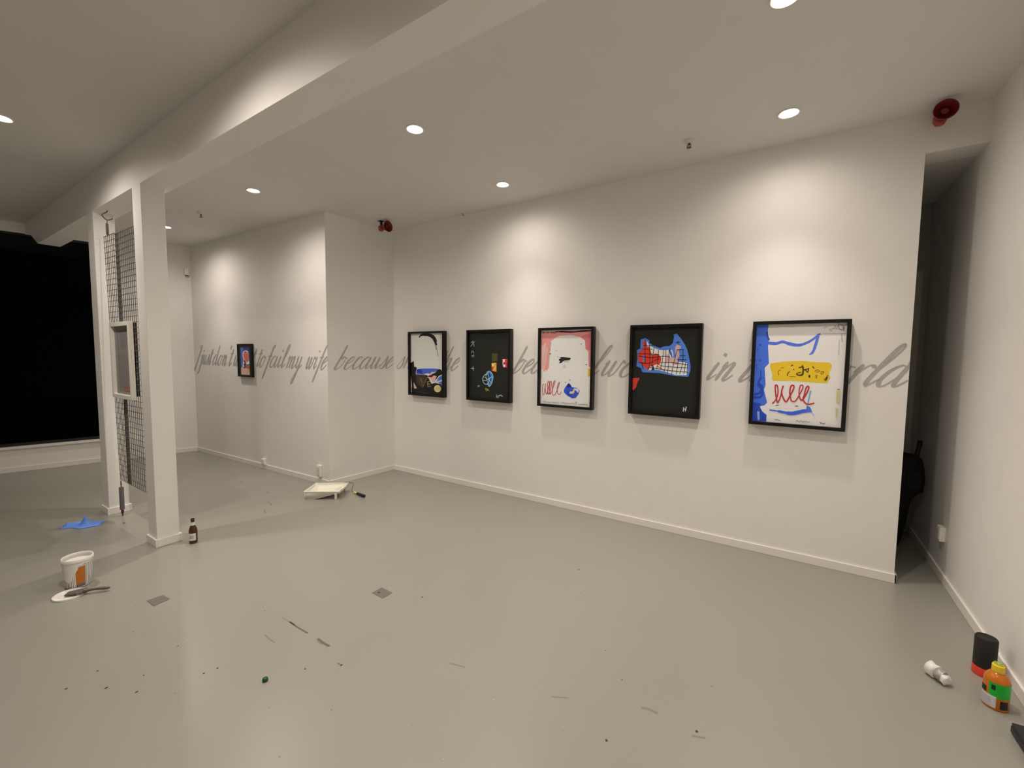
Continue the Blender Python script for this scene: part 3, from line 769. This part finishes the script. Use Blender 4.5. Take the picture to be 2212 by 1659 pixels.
# ================================================================== MESH PANEL BETWEEN THE COLUMNS
t = thing('wire_mesh_panel', 'tall galvanised wire mesh panel hung between the two columns', 'mesh panel', (0, 0, 0))
def mesh_leaf(tl, tr, bl, br, z0, z1, n):
    bm = BM(); nz = 46
    def P(s, k):
        a_ = Vector(bl).lerp(Vector(tl), k); b_ = Vector(br).lerp(Vector(tr), k); p = a_.lerp(b_, s)
        return Vector((p.x, p.y, z0 + (z1-z0)*k))
    for i in range(n+1): tube(bm, [P(i/n, 0), P(i/n, .5), P(i/n, 1)], .0027, 5)
    for j in range(nz+1): tube(bm, [P(0, j/nz) + Vector((0, -.004, 0)), P(1, j/nz) + Vector((0, -.004, 0))], .0027, 5)
    return bm
ZM0, ZM1 = .352, 2.652
link('mesh_leaf', mesh_leaf((-.945, -2.650), (-.670, -2.640), (-.895, -2.637), (-.672, -2.640), ZM0, ZM1+.014, 6), STEEL, t)
link('mesh_leaf', mesh_leaf((-.670, -2.640), (-.142, -2.640), (-.672, -2.640), (-.128, -2.640), ZM0, ZM1, 11), STEEL, t)
bm = BM(); box(bm, (-.680, -2.6365, ZM0-.005), (-.604, -2.6335, ZM1+.01)); link('flat_bar', bm, mat('grey_bar', (.24, .23, .225), .5, metal=.3), t)
hx, hy = -.831, -2.652
t2 = thing('turnbuckle_hook', 'dark hook and turnbuckle from the beam holding up the wire mesh panel', 'hook', (hx, hy, ZB))
bm = BM(); tube(bm, spline([(.01, .004, 0), (.008, .002, -.014), (.0, -.030, -.044), (.0, -.022, -.066), (0, .002, -.086), (0, .032, -.072), (0, .042, -.060)], 6), .0045, 8)
link('open_hook', bm, STEELD, t2, smooth=True)
bm = BM(); tube(bm, [(0, .002, -.085), (.004, 0, -.240)], .0028, 6); link('threaded_rod', bm, STEELD, t2)
bm = BM(); lathe(bm, [(0, 0), (.007, 0), (.010, -.012), (.010, -.098), (.007, -.11), (0, -.11)], 12, (.003, 0, -.115)); link('turnbuckle_body', bm, STEELD, t2, smooth=True)
t3 = thing('floor_tensioner', 'grey tension rod with red end below the wire mesh panel', 'tensioner', (hx, hy, 0))
bm = BM(); lathe(bm, [(0, .065), (.018, .065), (.018, .285), (0, .285)], 14); link('rod_body', bm, mat('rod_grey', (.17, .165, .17), .45, metal=.3), t3, smooth=True)
bm = BM(); tube(bm, spline([(0, 0, .285), (.010, 0, .315), (0, 0, .350), (-.010, 0, .315), (0, 0, .286)], 5), .003, 6); link('ring', bm, STEELD, t3)
bm = BM(); lathe(bm, [(0, 0), (.004, .0), (.006, .02), (.012, .04), (.010, .058), (0, .064)], 12); link('red_tip', bm, mat('red_rubber', (.17, .02, .025), .5), t3, smooth=True)

# white box frame on the near side and a black frame behind it
t = thing('white_box_frame', 'white framed grey picture hanging on the front of the wire mesh', 'picture', (-.785, -2.656, 1.166))
link('picture_frame', frame_mesh(.517, .690, .032, .036), WHITEP, t, bevel=.0015)
a = Art(.470, .640, ((0, 0), (100, 0), (100, 100), (0, 100)), (124, 113, 100))
a.poly((112,102,92), [(30,8),(100,5),(100,30),(40,35)]); a.poly((118,109,98), [(22,40),(80,36),(85,88),(22,90)])
a.line((90,82,78), [(20,5),(22,95)], 1.5, False)
a.poly((150,84,66), [(38,86),(96,87),(96,90),(38,89)]); a.poly((150,76,62), [(40,92),(92,93),(92,95),(40,94)]); a.line((120,100,84), [(38,91),(96,92)], 1, False)
a.done(t, .0235, -.006, .025)
bm = BM(); box(bm, (.02, -.0055, .02), (.497, 0, .67)); link('backing_board', bm, OFFW, t)
t = thing('black_box_frame', 'black picture frame on the far side of the mesh, seen edge on', 'picture', (-.340, -2.6285, 1.190), PI)
link('picture_frame', frame_mesh(.517, .660, .020, .025), BLACKF, t)
bm = BM(); box(bm, (.015, -.012, .015), (.502, 0, .645)); link('backing_board', bm, BLACKF, t)

# ================================================================== THINGS ON THE FLOOR
# paint tray
t = thing('paint_tray', 'white roller tray on the floor by the projecting corner', 'paint tray', (.155, -1.395, 0), math.atan2(.217, .310))
TL_, TD_ = .378, .300
bm = BM()
nx, ny = 16, 10; thk = .003
def trayz(s):           # height of the basin along its length
    return .012 if s < .30 else .012 + (s-.30)/.70*.055
top = []
for i in range(nx+1):
    s = i/nx; row = []
    for j in range(ny+1):
        q = j/ny
        edge = min(s, 1-s)*TL_; edge2 = min(q, 1-q)*TD_
        e = min(edge, edge2); k = min(1, max(0, (e-.008)/.022)); k = k*k*(3-2*k)
        z = .086*(1-k) + trayz(s)*k
        if .35 < s < .95 and k > .99: z += .0015*(i % 2)
        row.append(bm.verts.new((s*TL_, q*TD_, z)))
    top.append(row)
for i in range(nx):
    for j in range(ny): bm.faces.new((top[i][j], top[i+1][j], top[i+1][j+1], top[i][j+1]))
# outer skirts
def skirt(pts):
    v = [bm.verts.new(p) for p in pts]; bm.faces.new(v)
for y in (0.004, TD_-.004):
    skirt([(.006, y, .004), (.11, y, .004), (.17, y, .022), (.31, y, .058), (TL_, y, .068), (TL_, y, .086), (0, y, .086)])
skirt([(.006, 0, .004), (.006, TD_, .004), (0, TD_, .086), (0, 0, .086)])
skirt([(TL_-.004, 0, .066), (TL_-.004, TD_, .066), (TL_, TD_, .086), (TL_, 0, .086)])
skirt([(.006, 0.004, .004), (.11, 0.004, .004), (.11, TD_-.004, .004), (.006, TD_-.004, .004)])
skirt([(.11, 0.004, .004), (.31, 0.004, .058), (.31, TD_-.004, .058), (.11, TD_-.004, .004)])
TRAYM = mat('tray_plastic', (.86, .84, .74), .35)
o = link('tray_body', bm, TRAYM, t, smooth=True); so = o.modifiers.new('solid', 'SOLIDIFY'); so.thickness = .003
bm = BM(); tube(bm, [(0, 0, .087), (TL_, 0, .087), (TL_, TD_, .087), (0, TD_, .087), (0, 0, .087)], .007, 8); link('rolled_rim', bm, TRAYM, t, smooth=True)
for y in (.012, TD_-.012):
    bm = BM(); prism(bm, [(TL_-.055, y-.012), (TL_-.030, y-.012), (TL_-.030, y+.012), (TL_-.055, y+.012)], 0, .075)
    for v in bm.verts:
        if v.co.z < .01: v.co.x = TL_-.0425 + (v.co.x-(TL_-.0425))*.75
    link('leg', bm, TRAYM, t, bevel=.003)
bm = BM(); lathe(bm, [(0, 0), (.010, 0), (.010, .0015), (0, .0015)], 12, (.22, .055, .046)); link('drip', bm, mat('grey_drip', (.09, .085, .08), .5), t)
# roller beside the tray
t = thing('paint_roller', 'thin wire paint roller handle with yellow and black grip lying by the white tray', 'paint roller', (0, 0, 0))
g0, g1, g2 = (.428, -.968, .020), (.495, -.974, .020), (.640, -.983, .018)
bm = BM(); tube(bm, spline([(.300, -.935, .098), (.345, -.925, .100), (.372, -.930, .092), (.380, -.955, .05), (.395, -.966, .026), g0], 5), .0032, 7); link('wire_frame', bm, STEELD, t, smooth=True)
bm = BM(); tube(bm, [g0, (.45, -.970, .0205), g1], [.008, .012, .012], 12); link('grip_collar', bm, mat('yellow_plastic', pc(190, 172, 90), .4), t, smooth=True)
bm = BM(); tube(bm, [g1, (.51, -.975, .020), (.60, -.981, .018), (.635, -.983, .018), g2], [.012, .015, .0165, .0155, .010], 14); link('grip', bm, BLK, t, smooth=True)

# beer bottle
t = thing('beer_bottle', 'brown glass beer bottle with pale label beside the nearer column', 'bottle', (.404, -2.516, 0))
GLB = mat('brown_glass', (.085, .026, .005), .08, spec=.6, trans=.25, ior=1.5)
P_ = [(0, .003), (.026, .0), (.0300, .006), (.0305, .10), (.0300, .112), (.025, .130), (.0165, .150), (.0135, .165), (.0128, .192), (.0142, .193), (.0142, .204), (.0125, .207), (.010, .207), (.010, .19)]
bm = BM(); lathe(bm, P_, 32); link('bottle_body', bm, GLB, t, smooth=True)
ca = math.atan2(-3.96+2.516, 4.53-.404) - .35
LABEL = mat('bottle_label', pc(190, 180, 160), .5, noise=.05)
bm = BM(); lathe(bm, [(.0309, .028), (.0309, .088)], 18, a0=ca-1.25, a1=ca+.95); link('front_label', bm, LABEL, t, smooth=True)
bm = BM()
for k in range(3): lathe(bm, [(.0312, .047+.009*k), (.0312, .052+.009*k)], 10, a0=ca-.7+.1*k, a1=ca+.45)
link('label_print', bm, mat('label_ink', pc(136, 128, 112), .6), t, smooth=True)
bm = BM(); lathe(bm, [(.0166, .152), (.0139, .166), (.0133, .178)], 24); link('neck_label', bm, LABEL, t, smooth=True)

# paint bucket
t = thing('paint_bucket', 'small open white paint bucket with drips and orange label', 'bucket', (.524, -3.228, 0))
BUCK = mat('bucket_plastic', pc(176, 164, 150), .4); PAINT = mat('wet_white_paint', (.84, .82, .78), .3)
bm = BM(); lathe(bm, [(0, .002), (.062, .002), (.065, .006), (.0765, .195), (.0735, .195), (.063, .012), (0, .012)], 44); link('bucket_body', bm, BUCK, t, smooth=True)
bm = BM(); lathe(bm, [(.0755, .180), (.0815, .182), (.0815, .198), (.0775, .203), (.073, .201), (.0725, .190)], 44); link('bucket_rim', bm, PAINT, t, smooth=True)
bm = BM(); lathe(bm, [(0, .172), (.0722, .172)], 36); link('paint_fill', bm, PAINT, t)
cb = math.atan2(-3.96+3.228, 4.53-.524)
def bucket_r(z): return .065 + (z-.006)/.189*.0115 + .0007
def patch(bm, outline, a_of, r_extra=0):
    """strip between two height curves, round the bucket"""
    for (a0, lo0, hi0), (a1, lo1, hi1) in zip(outline, outline[1:]):
        n = 8
        for k in range(n):
            q = []
            for (aa, lo, hi, kk) in ((a0, lo0, hi0, k), (a1, lo1, hi1, k), (a1, lo1, hi1, k+1), (a0, lo0, hi0, k+1)):
                z = lo + (hi-lo)*kk/n; r = bucket_r(z) + r_extra; q.append(bm.verts.new((r*math.cos(cb+aa), r*math.sin(cb+aa), z)))
            bm.faces.new(q)
# angle runs: negative = left in the photo
ol = [(-1.7,.10,.18),(-1.4,.075,.18),(-1.1,.06,.18),(-.8,.045,.18),(-.55,.06,.18),(-.3,.09,.18),(-.1,.12,.18),(.05,.155,.18),(.4,.165,.18),(.9,.168,.18),(1.4,.17,.18)]
fine = []
for A_, B_ in zip(ol, ol[1:]):
    for k in range(3):
        f = k/3; fine.append(tuple(A_[i] + (B_[i]-A_[i])*f + (random.uniform(-.006, .006) if i == 1 else 0) for i in range(3)))
bm = BM(); patch(bm, fine, None, .0012)
for ang_, z0 in ((-.9,.010),(-.62,.02),(-.45,.006),(-.32,.012),(-.22,.015),(.62,.02),(.78,.07),(.95,.05),(1.1,.09),(-1.2,.03)):
    patch(bm, [(ang_-.035, z0, .17), (ang_+.035, z0, .17)], None, .0016)
link('paint_drips', bm, PAINT, t, smooth=True)
bm = BM(); patch(bm, [(-.33+.1*k, .030, .148) for k in range(9)], None, .0004); link('orange_label', bm, mat('orange_label', pc(168, 92, 28), .5), t, smooth=True)
bm = BM(); patch(bm, [(-.33+.1*k, .012, .030) for k in range(9)], None, .0004); link('label_band', bm, mat('label_grey', pc(96, 86, 80), .5), t, smooth=True)
bm = BM(); hp = [(.079*math.cos(cb+1.9+1.2*k/10*2.2), .079*math.sin(cb+1.9+1.2*k/10*2.2), .165-.05*math.sin(PI*k/10)) for k in range(11)]
tube(bm, hp, .0018, 6); link('wire_handle', bm, STEELD, t)

# lid with paint and the brush lying on it
t = thing('paint_lid', 'round white lid smeared with paint, flat in front of the bucket', 'lid', (.655, -3.300, 0))
bm = BM(); n = 40; prof = [(0, .004), (.055, .004), (.066, .005), (.072, .012), (.078, .012), (.080, .006), (.078, .0)]
lathe(bm, prof, n); link('lid_disc', bm, PAINT, t, smooth=True)
bm = BM()
pts = [(.052*(1+.25*math.sin(3*i*2*PI/24+1)+.1*math.sin(5*i*2*PI/24))*math.cos(2*PI*i/24), .046*(1+.2*math.sin(2*i*2*PI/24))*math.sin(2*PI*i/24)) for i in range(24)]
prism(bm, pts, .004, .0065); link('paint_puddle', bm, mat('thick_paint', (.88, .86, .80), .25), t)
t = thing('paint_brush', 'paint brush with grey bristles lying on the round white lid', 'brush', (.672, -3.290, .022), math.atan2(.111, .085))
bm = BM(); box(bm, (-.030, -.030, -.006), (.035, .030, .006))
for v in bm.verts:
    if v.co.x < 0: v.co.y *= .82; v.co.z = v.co.z*.5 - .004
link('bristles', bm, mat('bristle', (.10, .085, .08), .8, noise=.2, nscale=80), t, bevel=.003)
bm = BM(); box(bm, (.035, -.031, -.007), (.065, .031, .007)); link('ferrule', bm, mat('ferrule', (.20, .185, .18), .35, metal=.6), t, bevel=.002)
bm = BM(); tube(bm, [(.064, 0, 0), (.085, 0, .002), (.12, 0, .004), (.165, 0, .002), (.19, 0, 0), (.198, 0, -.001)], [.016, .010, .0075, .010, .009, .004], 12)
link('brush_handle', bm, mat('brush_handle', (.12, .10, .09), .4), t, smooth=True)

# blue rag
bm = BM(); nx, ny = 34, 20; g = []
ux, uy = .68, .733
r_ = random.Random(3)
def hgt(s, q):
    dx, dy = (s-.60)*1.55, (q-.45)
    pk = .072*max(0, 1-math.hypot(dx, dy)/.28)**1.6
    rdg = .022*max(0, 1-abs(dy+.12*math.sin(s*5))/.30)*(.55+.45*math.sin(s*9+1))
    fold = .010*abs(math.sin(s*17+q*9))*(1-abs(2*q-1)) + .006*abs(math.sin(q*21-s*6))
    e = min(s, 1-s, q, 1-q); k = min(1, e/.10)
    return .002 + (pk + rdg + fold)*k
for i in range(nx+1):
    s = i/nx; row = []
    for j in range(ny+1):
        q = j/ny
        wd = .165*(.55+.45*math.sin(PI*(.12+.80*s)))*(1+.10*math.sin(s*13))
        L_ = -.145 + .29*s + .012*math.sin(q*7); Wd = (q-.5)*wd + .012*math.sin(s*6.5)
        row.append(bm.verts.new((L_*ux - Wd*uy, L_*uy + Wd*ux, hgt(s, q))))
    g.append(row)
for i in range(nx):
    for j in range(ny): bm.faces.new((g[i][j], g[i+1][j], g[i+1][j+1], g[i][j+1]))
o = link('cleaning_rag', bm, mat('blue_cloth', pc(92, 122, 178), .8, noise=.08, nscale=30), smooth=True)
o.location = (-.840, -2.930, .0); so = o.modifiers.new('solid', 'SOLIDIFY'); so.thickness = .0015; so.offset = 1
tag(o, 'crumpled blue cloth rag on the floor before the farther column', 'rag')

# floor box covers
def cover(pts, label, hole):
    cx = sum(p[0] for p in pts)/4; cy = sum(p[1] for p in pts)/4
    t = thing('floor_cover_plate', label, 'floor plate', (cx, cy, 0), 0, 'floor plates')
    bm = BM(); prism(bm, [(p[0]-cx, p[1]-cy) for p in pts], 0, .003); link('plate', bm, mat('cover_grey', (.155, .155, .132), .45), t, bevel=.001)
    if hole:
        bm = BM(); lathe(bm, [(0, .0032), (.006, .0032), (.007, .0036), (0, .0038)], 12, (-.018, -.012, 0)); link('screw_hole', bm, BLK, t)
cover([(2.255, -2.172), (2.256, -2.093), (2.366, -2.096), (2.365, -2.175)], 'square grey floor plate with dark hole in the middle of the floor', True)
cover([(1.140, -3.040), (1.148, -2.958), (1.236, -2.950), (1.250, -3.038)], 'plain square grey floor plate to the right of the bucket', False)
# green cap
bm = BM(); lathe(bm, [(0, .0), (.011, .0), (.013, .004), (.012, .014), (.009, .017), (0, .018)], 16)
o = link('green_cap', bm, mat('green_plastic', (.015, .075, .035), .4), smooth=True); o.location = (2.455, -2.965, 0)
tag(o, 'tiny dark green cap alone on the open floor', 'cap')

# black container with red base, orange bottle, white tube, black case by the right wall
t = thing('black_canister', 'black cylinder with red base standing against the right wall', 'canister', (5.420, -.912, 0))
bm = BM(); lathe(bm, [(.0415, .046), (.0420, .048), (.0420, .192), (.038, .198), (.034, .199), (.030, .194), (0, .193)], 40); link('canister_body', bm, mat('matt_black', (.014, .012, .013), .55), t, smooth=True)
bm = BM(); lathe(bm, [(0, 0), (.041, .0), (.0432, .004), (.0432, .046), (0, .046)], 40); link('red_base', bm, mat('bright_red', pc(232, 58, 36), .4), t, smooth=True)
t = thing('orange_bottle', 'orange bottle with yellow cap and green label by the black canister', 'bottle', (5.390, -1.168, 0))
OR = mat('orange_plastic', pc(186, 98, 16), .22, trans=.15)
cg = math.atan2(-3.96+1.168, 4.53-5.39)
bm = BM(); lathe(bm, [(0, .0), (.040, .0), (.0435, .006), (.0435, .128), (.040, .142), (.028, .160), (.020, .166), (.019, .172), (0, .172)], 40); link('bottle_body', bm, OR, t, smooth=True)
bm = BM(); lathe(bm, [(.0205, .168), (.0215, .172), (.0205, .198), (.0165, .200), (.0160, .206), (0, .206)], 28); link('screw_cap', bm, mat('yellow_cap', pc(216, 172, 34), .35), t, smooth=True)
bm = BM(); lathe(bm, [(.0150, .2065), (.0050, .2068)], 20); link('cap_mark', bm, mat('green_ink', pc(96, 140, 60), .4), t)
bm = BM(); lathe(bm, [(.0440, .062), (.0440, .128)], 24, a0=cg-.55, a1=cg+1.75); link('green_label', bm, mat('green_label', pc(24, 150, 40), .4), t, smooth=True)
bm = BM(); lathe(bm, [(.0441, .012), (.0441, .066)], 20, a0=cg-1.75, a1=cg+.05); link('white_label', bm, mat('white_label', pc(186, 172, 156), .45, noise=.1, nscale=60), t, smooth=True)
bm = BM()
for k in range(6): lathe(bm, [(.0444, .017+.007*k), (.0444, .0195+.007*k)], 12, a0=cg-1.5+.07*(k % 3), a1=cg-.25-.1*(k % 2))
link('label_text_lines', bm, mat('grey_ink', pc(130, 118, 112), .5), t, smooth=True)
bm = BM(); lathe(bm, [(.0442, .014), (.0442, .052)], 10, a0=cg+.35, a1=cg+1.05); link('black_label', bm, BLK, t, smooth=True)
bm = BM(); lathe(bm, [(.0443, .070), (.0443, .096)], 8, a0=cg-1.45, a1=cg-.75); lathe(bm, [(.0444, .095), (.0444, .118)], 6, a0=cg-.35, a1=cg-.05); link('dark_print', bm, mat('dark_green_print', (.006, .03, .010), .5), t, smooth=True)
t = thing('squeezed_tube', 'short white squeezed tube lying on its side near the orange bottle', 'tube', (5.214, -1.098, .0337), math.atan2(-.095, .065))
t.scale = (.82, .95, 1)
TW = mat('tube_white', (.80, .78, .76), .35)
def crumple(bm, amp, f, seed):
    for v in bm.verts:
        v.co.y += amp*math.sin(v.co.x*f + seed) + amp*.6*math.sin(v.co.z*f*1.4 + seed*2)
        v.co.z = max(-.0335, v.co.z + amp*math.sin(v.co.x*f*1.3 + v.co.y*f + seed))
def xlathe(prof, seg=28):
    b = BM(); lathe(b, prof, seg)
    bmesh.ops.rotate(b, verts=b.verts, cent=(0, 0, 0), matrix=Matrix.Rotation(PI/2, 3, 'Y')); return b
bm = xlathe([(0, -.060), (.028, -.060), (.033, -.055), (.0335, -.035), (.033, -.012), (.028, -.006), (0, -.006)]); crumple(bm, .0025, 90, 1); link('tube_cap', bm, TW, t, smooth=True)
bm = xlathe([(.024, -.007), (.029, -.002), (.030, .012), (.028, .026), (.025, .036), (.0, .040)]); crumple(bm, .003, 120, 2); link('tube_body', bm, mat('tube_grey', (.36, .355, .345), .4, metal=.15), t, smooth=True)
bm = xlathe([(0, .024), (.024, .026), (.027, .036), (.025, .054), (.018, .060), (0, .061)])
for v in bm.verts: v.co.z = v.co.z*.85 - .004
crumple(bm, .003, 140, 4); link('crimped_end', bm, TW, t, smooth=True)
t = thing('black_case', 'flat black case on the floor cut by the right edge of the photo', 'case', (5.388, -1.335, 0))
CASE = mat('case_black', (.014, .013, .017), .45)
bm = BM(); prism(bm, [(0, 0), (.010, -.32), (.108, -.32), (.108, .012)], .004, .036); link('case_base', bm, CASE, t, bevel=.006)
bm = BM(); prism(bm, [(.002, -.002), (.012, -.318), (.107, -.318), (.107, .010)], .037, .048); link('case_lid', bm, CASE, t, bevel=.004)
bm = BM(); box(bm, (.0, -.19, .020), (.012, -.13, .030)); link('latch', bm, BLK, t)

# black bag standing in the corridor
t = thing('black_bag', 'tall black bag with upright handle leaning in the dark corridor', 'bag', (0, .80, 0))
bm = BM(); seg = 20
lv = [(0, 5.292, .058, .035), (.03, 5.296, .066, .045), (.20, 5.318, .074, .055), (.42, 5.335, .085, .065), (.485, 5.350, .10, .075), (.50, 5.362, .122, .085), (.60, 5.366, .126, .09), (.70, 5.366, .122, .088), (.765, 5.360, .108, .075), (.80, 5.352, .080, .055), (.812, 5.35, .03, .02)]
rings = [[bm.verts.new((cx + rx*math.copysign(abs(math.cos(2*PI*i/seg))**.75, math.cos(2*PI*i/seg)) + .004*math.sin(7*z*6+i), ry*math.copysign(abs(math.sin(2*PI*i/seg))**.75, math.sin(2*PI*i/seg)), z)) for i in range(seg)] for z, cx, rx, ry in lv]
for A_, B_ in zip(rings, rings[1:]):
    for i in range(seg): bm.faces.new((A_[i], A_[(i+1) % seg], B_[(i+1) % seg], B_[i]))
bm.faces.new(rings[0][::-1]); bm.faces.new(rings[-1])
BAG = mat('bag_fabric', (.007, .006, .007), .75)
link('bag_body', bm, BAG, t, smooth=True)
bm = BM(); tube(bm, [(5.425, 0, .75), (5.436, 0, .82), (5.444, 0, .87)], [.020, .015, .013], 10); tube(bm, [(5.444, 0, .865), (5.447, 0, .895), (5.449, 0, .925)], [.015, .017, .015], 10); link('handle', bm, BLK, t, smooth=True)
bm = BM(); box(bm, (5.36, -.095, .53), (5.46, -.07, .68)); link('front_pocket', bm, BAG, t, bevel=.012)
